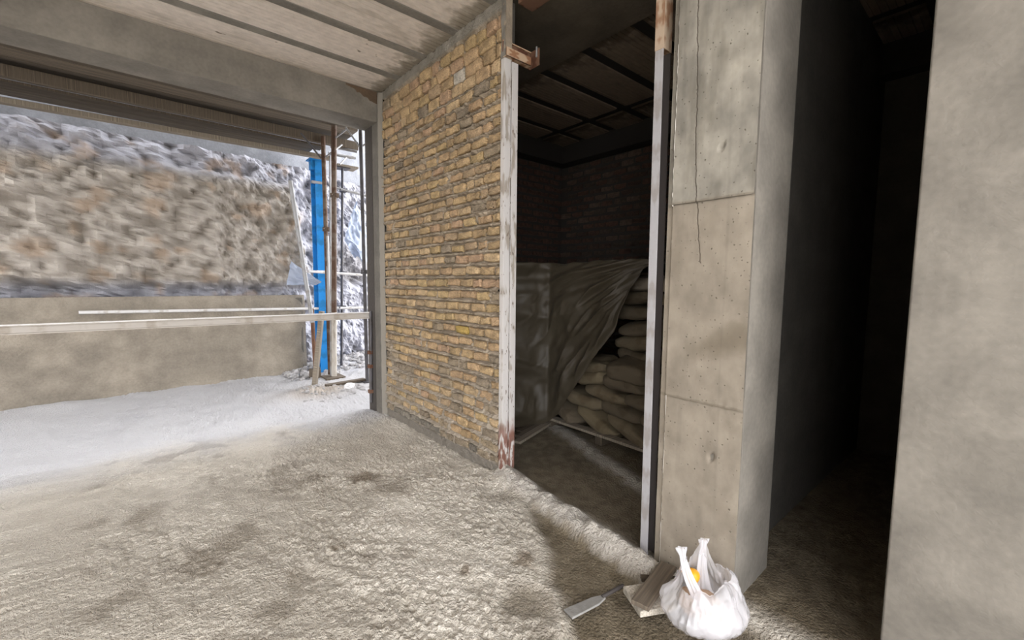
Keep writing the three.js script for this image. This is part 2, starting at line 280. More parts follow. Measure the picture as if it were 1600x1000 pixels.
    let c = mix3([0.25, 0.2, 0.14], [0.4, 0.33, 0.245], sm(-0.4, 0.4, s + 0.6 * n3(x * 40, y * 40, 2))); c = mix3(c, [0.42, 0.37, 0.3], low * 0.5); if (y < 0.075) c = [0.22, 0.195, 0.16]; if (y > 3.36) c = mix3([0.24, 0.22, 0.18], [0.32, 0.29, 0.24], sm(-0.4, 0.4, s));
    return { p: [x, y, z], c, uv: [x, y] };
  };
  mesh('mortar', grid(steps([X0, X1, 0.0066]), steps([-0.03, H, 0.0066]), f), M.mortar, wall);
  mesh('wall_core', box(X0, X1, -0.1, H, -0.112, -0.045, 0), M.concreteDark, wall);
}
// inside brick walls of the store room: red-brown bricks with the room shade put into their tones
{
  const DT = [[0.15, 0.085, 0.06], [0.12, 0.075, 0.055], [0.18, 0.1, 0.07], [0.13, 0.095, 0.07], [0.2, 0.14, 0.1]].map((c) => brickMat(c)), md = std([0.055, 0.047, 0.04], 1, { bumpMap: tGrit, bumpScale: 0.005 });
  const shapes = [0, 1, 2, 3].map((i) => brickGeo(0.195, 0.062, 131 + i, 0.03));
  const build = (name, label, len, y0, y1, place, count) => {
    const w = structure(group(name), label), r = rng(len * 1000), rest = []; place(w); let made = 0;
    const all = []; for (let k = 0, y = y0; y < y1; y += 0.0965, k++) for (let x = k % 2 ? 0.1 : 0.21; x < len - 0.05; x += 0.212) all.push([x + (r() - 0.5) * 0.02, y + (r() - 0.5) * 0.008]);
    all.sort((a, b) => (a[1] < 1.4) - (b[1] < 1.4) || a[0] - b[0]);
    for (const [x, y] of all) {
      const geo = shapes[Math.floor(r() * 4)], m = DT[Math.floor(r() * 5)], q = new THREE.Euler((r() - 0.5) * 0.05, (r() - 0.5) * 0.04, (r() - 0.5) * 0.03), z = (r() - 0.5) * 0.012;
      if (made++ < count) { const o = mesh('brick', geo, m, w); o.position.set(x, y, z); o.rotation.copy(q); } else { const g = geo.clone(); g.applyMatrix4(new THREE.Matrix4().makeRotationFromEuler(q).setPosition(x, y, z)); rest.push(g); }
    }
    if (rest.length) mesh('far_brick_row', merge(rest), DT[0], w).userData.kind = 'stuff';
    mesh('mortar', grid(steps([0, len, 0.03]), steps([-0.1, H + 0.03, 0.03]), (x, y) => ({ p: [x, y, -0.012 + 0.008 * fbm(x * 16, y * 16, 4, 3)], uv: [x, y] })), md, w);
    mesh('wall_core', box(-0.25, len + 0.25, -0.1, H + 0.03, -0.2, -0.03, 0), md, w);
    return w;
  };
  build('wall_back', 'red-brown brick wall at the rear of the store room, coloured dark for shade', 3.6, 0.06, 3.16, (w) => w.position.set(-4.6, 0, -2.9), 230);
  build('wall_left', 'brick side wall of the store room, coloured dark for shade', 2.7, 0.06, 3.16, (w) => { w.position.set(-4.6, 0, -0.2); w.rotation.y = Math.PI / 2; }, 0);
  const b = structure(group('store_room_beam'), 'dark concrete beam under the store room ceiling');
  mesh('beam_along_back', box(-4.6, 0.5, 3.19, H + 0.03, -2.92, -2.72, 0.006), M.shadeDark, b);
  mesh('beam_along_side', box(-4.62, -4.42, 3.19, H + 0.03, -2.72, -0.2, 0.006), M.shadeDark, b);
  const r = structure(group('added_partition'), 'unseen partition wall added to keep light out of the store room');  // unseen, added so the side bay lets no light in
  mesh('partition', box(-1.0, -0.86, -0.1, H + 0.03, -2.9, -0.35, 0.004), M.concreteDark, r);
  const s = structure(group('added_side_bay'), 'invented concrete walls of a narrow dark bay added beside the column');  // invented bay, put in to keep this side dark
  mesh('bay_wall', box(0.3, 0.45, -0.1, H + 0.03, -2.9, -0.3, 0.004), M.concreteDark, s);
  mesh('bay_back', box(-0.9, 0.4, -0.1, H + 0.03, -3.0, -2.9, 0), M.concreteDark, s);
  mesh('pier', box(-0.24, 1.6, -0.12, H + 0.03, -0.3, 0.0, 0.008), M.concrete, s);
  structure(mesh('added_rear_wall', box(-4.85, 1.6, -0.12, H + 0.03, 7.0, 7.2, 0), M.concrete));  // unseen wall added to block light from behind
  structure(mesh('added_upper_wall', box(-4.85, -4.6, H + 0.3, 12, -3.2, 7.2, 0), M.concrete), 'unseen wall added above to dim the slot outdoors');  // unseen, added to deepen the slot and dim the outdoors
}

// ---------------------------------------------------------------- concrete column right of the doorway
{
  const g = structure(group('concrete_column'), 'cast concrete column with pour joints, a long hairline crack and a tie hole');
  const W = 256, HH = 2048, x0 = -1.145, x1 = -0.745, sx = x1 - x0;
  const crack = [[-1.032, 3.43], [-1.026, 2.7], [-1.023, 2.587], [-1.013, 2.318], [-1.01, 2.118], [-0.999, 1.884], [-0.98, 1.677], [-0.965, 1.552]];
  const crackX = (y) => { for (let i = 0; i < crack.length - 1; i++) if (y <= crack[i][1] && y >= crack[i + 1][1]) return mix(crack[i][0], crack[i + 1][0], (crack[i][1] - y) / (crack[i][1] - crack[i + 1][1])) + 0.006 * n3(y * 22, 1, 2) + 0.003 * n3(y * 70, 3, 2); return 99; };
  const map = tex(W, HH, (u, v) => {
    const x = x0 + u * sx, y = v * H;
    let a = fbm(x * 5, y * 4, 3.3, 5), b = fbm(x * 16, y * 9, 6.3, 4); let k = 1 + 0.14 * a + 0.12 * b;
    let c = [0.68 * k, 0.66 * k, 0.615 * k];
    const up = sm(1.82, 1.86, y); const wet = up * sm(0.0, 0.4, fbm(x * 9, y * 1.6, 9, 4) + 0.1) * 0.4 + 0.25 * sm(0.15, 0.5, fbm(x * 4, y * 4, 14, 4)); c = mix3(c, [0.46, 0.44, 0.39], wet * 0.75);
    c = mix3(c, [0.44, 0.415, 0.36], 0.7 * sm(0.09, 0.0, Math.abs(y - 1.17 - 0.3 * (x + 0.9)) + 0.05 * a) * sm(-1.05, -0.9, x));
    const streak = sm(0.3, 0.6, n3(x * 30, y * 0.7, 4)) * 0.05; c = mix3(c, [0.66, 0.58, 0.49], 0.35 * (1 - up)); for (const jy of [0.902, 1.836]) c = mix3(c, [0.46, 0.42, 0.36], 0.35 * sm(0.012, 0.003, Math.abs(y - jy + 0.004 * n3(x * 30, jy, 1)))); c = c.map((q) => q * (1 - streak));
    const cd = Math.abs(x - crackX(y)); if (cd < 0.0035) c = mix3(c, [0.3, 0.26, 0.22], 0.8 * (1 - cd / 0.0035));
    if (n3(x * 90, y * 90, 8) > 0.62) c = mix3(c, [0.36, 0.33, 0.28], 0.6);
    return c;
  }, 1, true); map.wrapS = map.wrapT = THREE.ClampToEdgeWrapping;
  const bmp = tex(W, HH, (u, v) => { const x = x0 + u * sx, y = v * H, cd = Math.abs(x - crackX(y)); return 0.7 + 0.14 * fbm(x * 24, y * 24, 2, 5) - (cd < 0.004 ? 0.5 * (1 - cd / 0.004) : 0) - (n3(x * 90, y * 90, 8) > 0.6 ? 0.3 : 0); }, 1);
  bmp.wrapS = bmp.wrapT = THREE.ClampToEdgeWrapping;
  const m = std([0.63, 0.62, 0.6], 0.9, { map, bumpMap: bmp, bumpScale: 0.005 });
  const section = (ya, yb, off) => mesh('pour_section', grid(steps([-1.112, x1, 0.01]), steps([ya, yb, 0.015]), (x, y) => {
    const lip = Math.exp(-(((y - ya - 0.008) / 0.01) ** 2)) * 0.006 * (0.5 + fbm(x * 40, y * 20, 3, 2)), hole = 0.03 * sm(0.016, 0.005, Math.hypot(x + 0.874, y - 0.654)) + 0.02 * sm(0.014, 0.005, Math.hypot(x + 0.888, y - 2.056));
    return { p: [x, y, 0.012 + off + 0.0025 * fbm(x * 4, y * 4, 5, 3) + lip - hole], uv: [(x - x0) / sx, y / H] };
  }), m, g);
  section(-0.05, 0.902, 0); section(0.902, 1.836, 0.006); section(1.836, H, 0.013);
  mesh('set_back_edge_strip', grid(steps([-1.148, -1.11, 0.006]), steps([-0.05, H, 0.03]), (x, y) => ({ p: [x, y, 0.002 + 0.002 * n3(x * 20, y * 9, 1)], uv: [(x - x0) / sx, y / H] })), m, g);
  // rough raw fin of mortar along the edge of the upper pour
  mesh('mortar_fin', grid(steps([0, H + 0.0, 0.008]), [0, 0.35, 0.7, 1], (y, s) => { const up = y > 1.83 ? 1 : 0.35, n = ridged(y * 18, 2, 3, 3); return { p: [-1.1125 + (s - 0.5) * 0.004 + 0.0035 * fbm(y * 16, 3, 1, 3), y, 0.004 + Math.sin(s * Math.PI) * up * (0.02 + 0.005 * n)], uv: [y, s] }; }), std([0.6, 0.56, 0.5], 1), g);
  mesh('column_core', box(x0, x1, -0.1, H + 0.03, -0.4, 0.001, 0.004), M.concrete, g);
}

// ---------------------------------------------------------------- door posts
const footRust = (map) => map;
{
  const paint = tex(128, 1024, (u, v) => { // v = height / 3.05
    const y = v * 3.05, a = fbm(u * 3, v * 14, 4.3, 4); let c = mix3([0.83, 0.81, 0.79], [0.66, 0.62, 0.57], sm(0.1, 0.5, a));
    const k = sm(0.44, 0.28, y + 0.06 * n3(u * 6, v * 40, 2.3)) * sm(-0.35, 0.15, fbm(u * 5, v * 34, 8.3, 4) + 0.1); c = mix3(c, [0.46, 0.28, 0.22], k * 0.8);
    if (fbm(u * 7, v * 50, 15.3, 3) > 0.6) c = mix3(c, [0.42, 0.36, 0.3], 0.6);
    return c;
  }, 1, true); paint.wrapS = paint.wrapT = THREE.ClampToEdgeWrapping;
  const m = std([0.8, 0.8, 0.8], 0.6, { map: paint });
  const tall = (g, h = 3.05) => { const p = g.attributes.position, n = g.attributes.normal, uv = g.attributes.uv; for (let i = 0; i < p.count; i++) uv.setXY(i, ((Math.abs(n.getX(i)) > 0.5 ? p.getZ(i) : p.getX(i)) + 0.12) * 6, p.getY(i) / h); return g; };
  const post = tag(group('door_post', [-2.437, 0, 0]), 'white steel door post of twin channels, rusty at its foot, against the tan bricks', 'door post');
  post.rotation.z = 0.0;
  mesh('channel', tall(box(-0.021, 0.021, -0.03, 3.012, -0.046, 0.012, 0.003)), m, post); mesh('channel', tall(box(-0.019, 0.022, -0.03, 3.005, -0.112, -0.056, 0.003)), m, post);
  mesh('gap_shade_strip', box(-0.02, -0.004, -0.03, 2.99, -0.1, -0.02, 0.002), M.black, post);  // black strip added so the gap between channels reads as shade
  const r = rng(5), welds = []; for (let y = 0.15; y < 2.95; y += 0.12 + r() * 0.3) { const g = new THREE.SphereGeometry(0.006, 6, 5); g.scale(0.7, 1.5 + 3 * r(), 0.8); g.translate(0.014, y, -0.051); welds.push(g); }
  const w = mesh('weld_bead', merge(welds), m, post); w.userData.kind = 'stuff';
  // the wall end and lintel stub above the post
  const stub = tag(group('lintel_bracket', [-2.4, 3.05, -0.06]), 'rusty tan steel channel stub of a lintel, resting on top of the white post', 'bracket');
  const pl = std([0.62, 0.46, 0.32], 0.75, { map: re(tRust, 2, 2) });
  mesh('channel', merge([box(-0.006, 0.0, -0.03, 0.03, -0.16, 0.068, 0.001), box(-0.05, 0.0, -0.03, -0.024, -0.16, 0.068, 0.001)]), pl, stub);
  mesh('inner_plate', box(-0.05, -0.042, -0.03, 0.085, -0.19, 0.068, 0.001), M.rustBrown, stub); mesh('upper_lip', box(-0.05, -0.03, 0.08, 0.088, -0.19, 0.068, 0.001), pl, stub);
  mesh('end_plate', box(-0.05, 0.05, -0.03, 0.09, -0.198, -0.19, 0.001), M.rustBrown, stub);
  const bolt = mesh('bolt', rod([0.03, 0.03, -0.185], [0.03, 0.1, -0.185], 0.007, 8), M.steelGrey, stub);
  const pier = structure(group('wall_facade_end'), 'rough mortared end of the brick wall above the post');
  mesh('mortar_block', grid(steps([-2.462, -2.418, 0.01]), steps([3.0, H, 0.012]), (x, y) => ({ p: [x, y, 0.006 + 0.01 * fbm(x * 20, y * 12, 3, 3)], uv: [x, y] })), M.concrete, pier);
  mesh('block_core', box(-2.462, -2.418, 3.0, H, -0.06, 0.003, 0.008), std([0.4, 0.33, 0.25], 1, { map: tConc, bumpMap: tGrit, bumpScale: 0.006 }), pier);
  mesh('ceiling_plate', box(-2.39, -2.1, H - 0.05, H - 0.004, -0.22, -0.08, 0.004), M.rustBrown, pier);
  const greyPaint = std([0.35, 0.34, 0.345], 0.5, { map: re(tDust, 3, 1.2), bumpMap: re(tGrit, 3), bumpScale: 0.0008 });
  const p2 = tag(group('door_post', [-1.21, 0, 0]), 'slim grey-white steel post standing free before the concrete column', 'door post');
  p2.rotation.z = 0.006;
  mesh('front_flange', box(-0.0225, 0.0225, -0.03, 3.33, 0.0, 0.006, 0.002), greyPaint, p2);
  mesh('web', box(-0.0225, -0.0165, -0.03, 3.33, -0.06, 0.002, 0.002), std([0.08, 0.07, 0.06], 0.8), p2);  // web and rear flange coloured near-black in place of shade
  mesh('rear_flange', box(-0.0225, 0.0225, -0.03, 3.33, -0.066, -0.06, 0.002), std([0.06, 0.05, 0.045], 0.8), p2);
  mesh('rusty_top', box(-0.0245, 0.0245, 2.6, H - 0.01, -0.068, 0.0075, 0.002), std([0.5, 0.4, 0.3], 0.8, { map: tRust }), p2);
}

// ---------------------------------------------------------------- outdoors: excavated rock, plaster wall, scaffold
{
  const base = (z) => (z < 0.15 ? -7.55 + 0.47 * (z - 0.15) : -7.55 + 0.06 * (z - 0.15));
  const boulder = (z, y) => sm(-0.12, 0.05, z + 0.12 * n3(y * 3, 1, 2) - 0.1 * (y - 2)) * sm(1.3, 1.5, y) * sm(3.1, 2.8, y);
  const f = (z, y) => {
    const rr = ridged(z * 1.6, y * 1.6, 3, 4), fine = fbm(z * 7, y * 7, 5, 4), bo = boulder(z, y);
    const recess = sm(1.35, 1.5, y + 0.1 * n3(z * 5, y * 5)) * sm(2.35, 1.95, y) * sm(-0.4, -0.6, z);
    let x = base(z) - 0.22 + 0.13 * rr + 0.07 * fine + 0.035 * fbm(z * 17, y * 17, 15, 3) + 0.3 * bo - 0.35 * recess + 0.2 * sm(1.5, 0.6, y) * sm(-0.3, -0.6, z) - 0.06 * y;
    let c = mix3([0.17, 0.17, 0.182], [0.42, 0.42, 0.46], sm(-0.5, 0.5, fine + 0.3 * rr)); c = mix3(c, mix3([0.3, 0.26, 0.21], [0.46, 0.41, 0.34], sm(-0.4, 0.4, fine)), bo * 0.85); c = mix3(c, [0.24, 0.225, 0.215], recess * 0.6);
    x -= 0.3 * bo * sm(0.055, 0.02, Math.abs(z + 0.05 * y - 0.03 + 0.05 * n3(y * 6, 2, 2))); c = mix3(c, [0.4, 0.29, 0.2], sm(0.2, 0.5, fbm(z * 3, y * 3, 33, 3)) * sm(-0.2, 0.1, z) * 0.6);
    return { p: [x, y, z], c, uv: [z, y] };
  };
  const rw = structure(group('retaining_wall'), 'rough excavated rock face under a white plastered wall');
  mesh('rock_face', grid(steps([-4.5, -1.8, 0.1], [-1.8, 1.2, 0.028], [1.2, 8, 0.07]), steps([-0.1, 3.35, 0.032]), f, true), M.rock, rw);
  mesh('plaster_wall', grid(steps([-4.5, 8, 0.25]), steps([2.95, 13, 0.3]), (z, y) => ({ p: [base(z) - 0.42 + 0.02 * n3(z, y, 3), y, z], uv: [z, y] }), true), M.plaster, rw);  // carried up out of view to dim the slot outdoors
  mesh('concrete_footing', grid(steps([0.02, 8, 0.06]), steps([-0.1, 1.24, 0.06]), (z, y) => ({ p: [base(z) + 0.12 + 0.02 * fbm(z * 3, y * 3, 2) - 0.05 * sm(1.1, 1.24, y), y, z], uv: [z, y] }), true), std([0.42, 0.37, 0.3], 1, { map: tConc, bumpMap: tGrit, bumpScale: 0.008 }), rw);
  mesh('footing_core', box(-8.2, -7.46, -0.1, 1.2, 0.06, 8, 0.02), M.concrete, rw);
  // rubble at the foot of the rock
  const r = rng(9), pieces = [];
  for (let i = 0; i < 420; i++) { const g = new THREE.IcosahedronGeometry(0.025 + 0.05 * r() * r(), 0), z = -1.7 + 2.1 * r(), out = r() * r() * 0.8; g.scale(1, 0.7, 1.2); g.rotateY(r() * 6); g.rotateX(r()); const x = base(z) + 0.05 + out; g.translate(x, Math.max(0, floorAt(x, z)) + 0.01, z); pieces.push(g); }
  for (let i = 0; i < 60; i++) { const g = new THREE.IcosahedronGeometry(0.012 + 0.025 * r(), 0); g.scale(1, 0.7, 1.2); g.rotateY(r() * 6); const x = -6.25 + 0.75 * r(), z = -0.35 + 0.9 * r(); g.translate(x, floorAt(x, z) + 0.004, z); pieces.push(g); }
  const rub = mesh('rubble', merge(pieces), std([0.55, 0.53, 0.52], 1, { flatShading: true, bumpMap: tGrit, bumpScale: 0.01 })); rub.userData.kind = 'stuff'; tag(rub, 'grey broken stones scattered at the foot of the rock face', 'rubble');
  const sg = new THREE.IcosahedronGeometry(0.06, 2), sp = sg.attributes.position; for (let i = 0; i < sp.count; i++) { const v = V(sp.getX(i), sp.getY(i), sp.getZ(i)), k = 1 + 0.5 * fbm(v.x * 16, v.y * 16, v.z * 16, 2); sp.setXYZ(i, v.x * k * 1.2, v.y * k * 0.75, v.z * k); } sg.computeVertexNormals();
  const st = tag(mesh('stone', sg, std([0.75, 0.74, 0.74], 1, { flatShading: true })), 'white stone lying alone on the dirt just outside the building', 'stone'); st.position.set(-5.75, floorAt(-5.75, -0.05) + 0.03, -0.05);
}
{
  const tube = (name, label, mat, a, b, r, cat = 'scaffold tube') => { const g = tag(group(name, a), label, cat); const geo = rod([0, 0, 0], [b[0] - a[0], b[1] - a[1], b[2] - a[2]], r, 14); metreUV(geo); mesh('tube', geo, mat, g); return g; };
  const coupler = (g, a, p, ax = 'y', mat = M.steelRust) => { const q = [p[0] - a[0], p[1] - a[1], p[2] - a[2]], c = group('coupler', q, g); mesh('collar', new THREE.CylinderGeometry(0.045, 0.045, 0.06, 12), mat, c); mesh('bolt', rod([0.03, 0.0, 0.03], [0.085, 0.0, 0.06], 0.012, 8), mat, c); mesh('clip', box(-0.01, 0.06, -0.03, 0.03, -0.06, 0.0, 0.006), mat, c); return c; };
  const brace = (g, a, p, q, r = 0.013, mat = M.steelGrey) => mesh('brace', rod(p.map((x, i) => x - a[i]), q.map((x, i) => x - a[i]), r, 8), mat, g);
  // right-most dark upright
  let a = [-6.1, 0.0, -0.436]; let g = tube('scaffold_upright', 'dark grey upright scaffold tube nearest the concrete corner column', M.steelDark, a, [-6.1, 3.62, -0.405], 0.026); coupler(g, a, [-6.1, 1.6, -0.42], 'y', M.steelDark);
  brace(g, a, [-6.1, 3.56, -0.2], [-6.1, 3.323, -0.397]); brace(g, a, [-6.1, 3.323, -0.397], [-6.1, 3.5, -0.6]);
  mesh('foot_plate', box(-0.07, 0.07, -0.01, 0.012, -0.07, 0.07, 0.003), M.steelDark, g);
  a = [-6.65, 0.0, -0.14]; g = tube('scaffold_upright', 'thick rust-flecked upright scaffold tube in the middle, paler low down', M.steelRust, a, [-6.6, 3.72, -0.212], 0.038); coupler(g, a, [-6.62, 2.72, -0.19]);
  brace(g, a, [-6.57, 3.541, -0.226], [-6.3, 3.6, -0.282]); brace(g, a, [-6.58, 3.367, -0.216], [-6.7, 3.495, -0.353]);
  const sl = mesh('pale_lower_sleeve', rod([0, 0.0, 0], [0.014, 1.0, -0.02], 0.0395, 14), std([0.5, 0.46, 0.4], 0.8, { map: tDust }), g);
  mesh('foot_board', box(-0.16, 0.14, -0.01, 0.03, -0.13, 0.15, 0.006), M.wood, g);
  tube('thin_rod', 'thin grey rod standing tight beside the thick rusty tube', M.steelGrey, [-6.7, 0, -0.11], [-6.7, 3.3, -0.178], 0.013, 'rod');
  a = [-6.9, 0.0, -0.16]; g = tube('scaffold_upright', 'rusty brown upright scaffold tube just right of the blue column', M.steelRust, a, [-6.9, 3.62, -0.148], 0.031); coupler(g, a, [-6.9, 2.25, -0.15]);
  mesh('grey_lower_sleeve', rod([0, 0.9, 0], [0, 2.15, 0], 0.0335, 14), M.steelGrey, g);
  brace(g, a, [-6.9, 3.317, -0.167], [-6.6, 3.34, -0.18], 0.01); brace(g, a, [-6.9, 3.6, 0.16], [-6.9, 3.296, -0.111], 0.014, M.steelDark);
  a = [-7.35, 0.0, -0.49]; g = tube('scaffold_upright', 'slender far upright prop carrying a small wooden head board', M.steelDark, a, [-7.3, 3.3, -0.563], 0.02); coupler(g, a, [-7.31, 2.95, -0.555], 'y', M.steelDark); coupler(g, a, [-7.33, 1.6, -0.53], 'y', M.steelDark); coupler(g, a, [-7.34, 1.03, -0.51], 'y', M.steelDark);
  mesh('head_plate', box(-0.08, 0.12, 3.3, 3.315, -0.18, 0.06, 0.002), M.steelDark, g); mesh('head_board', box(-0.1, 0.16, 3.315, 3.345, -0.3, 0.04, 0.004), M.woodPale, g);
  brace(g, a, [-7.0, 3.28, -0.42], [-7.3, 3.498, -0.638], 0.012);
  // horizontals
  tube('scaffold_ledger', 'upper horizontal scaffold tube crossing below the white plaster wall', M.steelGrey, [-7.26, 2.97, -0.4], [-7.3, 2.86, -1.5], 0.022);
  tube('scaffold_ledger', 'middle pale horizontal scaffold tube crossing behind the blue column', M.steelWhite, [-7.24, 1.615, 0.02], [-7.3, 1.55, -1.5], 0.021);
  tube('scaffold_ledger', 'lower pale horizontal scaffold tube just above the guard rail', M.steelWhite, [-7.24, 1.06, 2.6], [-7.3, 1.01, -1.5], 0.021);
  g = tag(group('guard_rail', [-4.74, 1.08, 0.06]), 'weathered horizontal steel rail across the open side of the building', 'rail');
  const prof = extrude([[-0.02, -0.033], [0.022, -0.033], [0.022, -0.027], [-0.013, -0.027], [-0.013, 0.027], [0.022, 0.027], [0.022, 0.033], [-0.02, 0.033]], 4.2, 0.001);
  mesh('channel', prof, std([0.5, 0.46, 0.41], 0.7, { map: tDust }), g); mesh('top_strip', box(-0.022, 0.03, 0.031, 0.039, 0, 4.2, 0.002), M.steelWhite, g);
  a = [-4.73, 0.08, 0.065]; g = tube('rail_standard', 'short black upright pipe clamped to the corner column', M.steelDark, a, [-4.7, 1.13, 0.065], 0.014, 'pipe'); for (const y of [0.13, 0.42, 0.58]) mesh('clamp', box(-0.02, 0.03, y - 0.02, y + 0.02, -0.025, 0.03, 0.004), M.rustBrown, g);
  tube('leaning_tube', 'grey tube leaning at a slant on the far left', M.steelGrey, [-6.2, 0.9, 0.27], [-6.2, 2.75, 0.49], 0.027);
  g = tag(group('timber_prop', [-6.3, 0, 0.22]), 'pale sawn timber prop leaning in front of the blue column below the rail', 'timber prop'); mesh('post', bar([0, -0.01, 0.02], [0.1, 1.05, -0.075], 0.06, 0.06), M.woodPale, g);
  g = tag(group('rust_prop', [-6.85, 0, 0.07]), 'dark red-brown prop on a wooden foot block left of the blue column', 'prop'); mesh('tube', rod([0, 0.12, 0], [-0.05, 1.05, 0.01], 0.028, 12), M.rustBrown, g); mesh('foot_block', box(-0.08, 0.08, -0.02, 0.13, -0.06, 0.07, 0.008), M.wood, g);
  // blue column: rolled I section
  g = tag(group('steel_column', [-7.34, 0, -0.185]), 'bright blue painted steel column outside', 'steel column'); g.rotation.z = 0.002;
  mesh('front_flange', box(0.075, 0.095, -0.02, 3.36, -0.075, 0.062, 0.003), M.blue, g); mesh('rear_flange', box(-0.095, -0.075, -0.02, 3.36, -0.075, 0.08, 0.003), M.blue, g); mesh('web', box(-0.08, 0.08, -0.02, 3.36, -0.006, 0.006, 0.002), M.blue, g);
  mesh('top_plate', box(-0.11, 0.11, 3.35, 3.37, -0.1, 0.14, 0.003), M.blue, g); mesh('side_bracket', box(-0.02, 0.08, 3.2, 3.35, 0.05, 0.12, 0.003), M.blue, g);
  mesh('clamp_band', box(0.06, 0.112, 2.985, 3.025, -0.1, 0.12, 0.004), M.steelGrey, g); mesh('pale_tie', box(0.09, 0.104, 1.62, 1.635, -0.09, 0.08, 0.003), M.steelWhite, g);
  // deck overhead
  const rb = rng(21), where = ['nearest the beam', 'second from the beam', 'third from the beam', 'fourth from the beam', 'farthest from the beam'];
  for (let i = 0; i < 5; i++) { const x = -5.95 - i * 0.262, z = -0.52 - 0.12 * rb() + 0.2 * (i === 2); tag(mesh('deck_board', box(x - 0.126, x + 0.126, 3.715, 3.75, z, 4.2, 0.004), i % 2 ? M.wood : M.woodDark), 'overhead scaffold deck board, ' + where[i], 'board'); }
  tag(mesh('ledger_timber', bar([-6.98, 3.6, -0.7], [-6.98, 3.6, 4.2], 0.08, 0.13), M.wood), 'upper brown timber beam under the scaffold deck', 'timber');
  tag(mesh('ledger_timber', bar([-7.05, 3.36, -0.38], [-7.05, 3.3, 4.2], 0.1, 0.06), M.woodPale), 'lower pale timber laid over the blue column head', 'timber');
  for (let i = 0; i < 2; i++) tag(mesh('deck_board', box(-7.25 - i * 0.26, -7.0 - i * 0.26, 3.5, 3.53, -0.2 + 0.1 * i, 4.2, 0.004), M.woodDark), ['nearer', 'farther'][i] + ' of two lower dark boards added above the blue column to imitate deck shade', 'board');  // added as dark strips to imitate shade under the deck
  tag(mesh('cross_pipe', rod([-7.05, 3.54, -0.3], [-6.9, 3.5, -0.66], 0.022, 12), M.steelGrey), 'upper short grey pipe jutting out from the deck end', 'pipe');
  tag(mesh('cross_pipe', rod([-7.3, 3.5, -0.35], [-7.3, 3.51, -0.78], 0.026, 12), M.steelGrey), 'lower short grey pipe jutting out under the deck end', 'pipe');
  tag(mesh('ground_board', bar([-6.12, floorAt(-6.12, 0.12) + 0.02, 0.14], [-6.16, floorAt(-6.16, -0.35) + 0.03, -0.42], 0.1, 0.03), M.wood), 'dirty board half buried in the dirt at the foot of the scaffold', 'board');
  // plastic sheets on the rock
  const sheetMat = phys([0.4, 0.46, 0.58], 0.45, { transmission: 0.12, thickness: 0 });
  const outline = (t) => { const pts = [[2.9, -0.98, -0.975], [2.62, -0.86, -1.18], [2.2, -0.72, -1.24], [2.1, -0.78, -1.27], [1.88, -0.95, -1.26]]; const s = t * (pts.length - 1), i = Math.min(Math.floor(s), pts.length - 2), k = s - i; return pts[i].map((q, j) => mix(q, pts[i + 1][j], k)); };
  const sh = grid(steps([0, 1, 0.03]), steps([0, 1, 0.04]), (t, s) => { const [y, za, zb] = outline(t); const z = mix(za, zb, s); return { p: [base2(z) + 0.16 + 0.07 * ridged(z * 4 + y * 3, y * 4 - z * 3, 3, 3) + 0.05 * Math.sin(s * 3.1), y - 0.1 * s * t + 0.12 * Math.sin(s * 9) * t * 0.5, z], uv: [z, y] }; });
  tag(mesh('plastic_sheet', sh, sheetMat), 'crumpled pale blue-white plastic sheet hung to a point on the rock face', 'plastic sheet');
  const s2 = grid(steps([0, 1, 0.05]), steps([0, 1, 0.05]), (t, s) => ({ p: [-7.0 - 0.12 * t + 0.04 * ridged(t * 3, s * 3, 2, 2), 1.75 - 0.35 * t - 0.3 * s * (1 - t), 0.33 - 0.42 * s + 0.05 * t], uv: [t, s] }));
  tag(mesh('plastic_sheet', s2, phys([0.42, 0.47, 0.58], 0.5, {})), 'small bluish plastic scrap caught low on the rock left of the blue column', 'plastic sheet');
}
function base2(z) { return z < 0.15 ? -7.55 + 0.47 * (z - 0.15) : -7.55; }

// ---------------------------------------------------------------- inside the store room: sacks under a plastic sheet
function sackGeo(L, Hh, D, seed) {
  const nu = 36, nv = 22, us = [], vs = []; for (let i = 0; i <= nu; i++) us.push(i / nu * Math.PI * 2); for (let j = 0; j <= nv; j++) vs.push(-Math.PI / 2 + j / nv * Math.PI);
  const pw = (x, e) => Math.sign(x) * Math.abs(x) ** e;
  return grid(us, vs, (u, v) => {
    const cx = pw(Math.sin(v), 0.55), c = Math.abs(Math.cos(v)) ** 0.4; const yy = pw(Math.sin(u), 0.65) * c, zz = pw(Math.cos(u), 0.5) * c;
    const thin = 0.62 + 0.38 * sm(1, 0.55, Math.abs(cx)); let x = cx * L / 2, y = yy * Hh / 2 * thin, z = zz * D / 2 * (0.9 + 0.1 * sm(1, 0.7, Math.abs(cx)));
    const sx = Math.cos(u) > 0 ? u : u, w = 0.022 * fbm(x * 7 + seed, y * 9, z * 6 + seed, 3) + 0.007 * ridged(x * 16 + y * 11, z * 12 + seed, seed, 2) * sm(0.5, 1, Math.abs(cx)); y += w + 0.02 * (cx * cx) * n3(seed, 1.5, 2) * 2; z += w * 0.8; x += w * 0.6;
    return { p: [x, y, z], uv: [x + seed, z + y] };
  }, true);
}
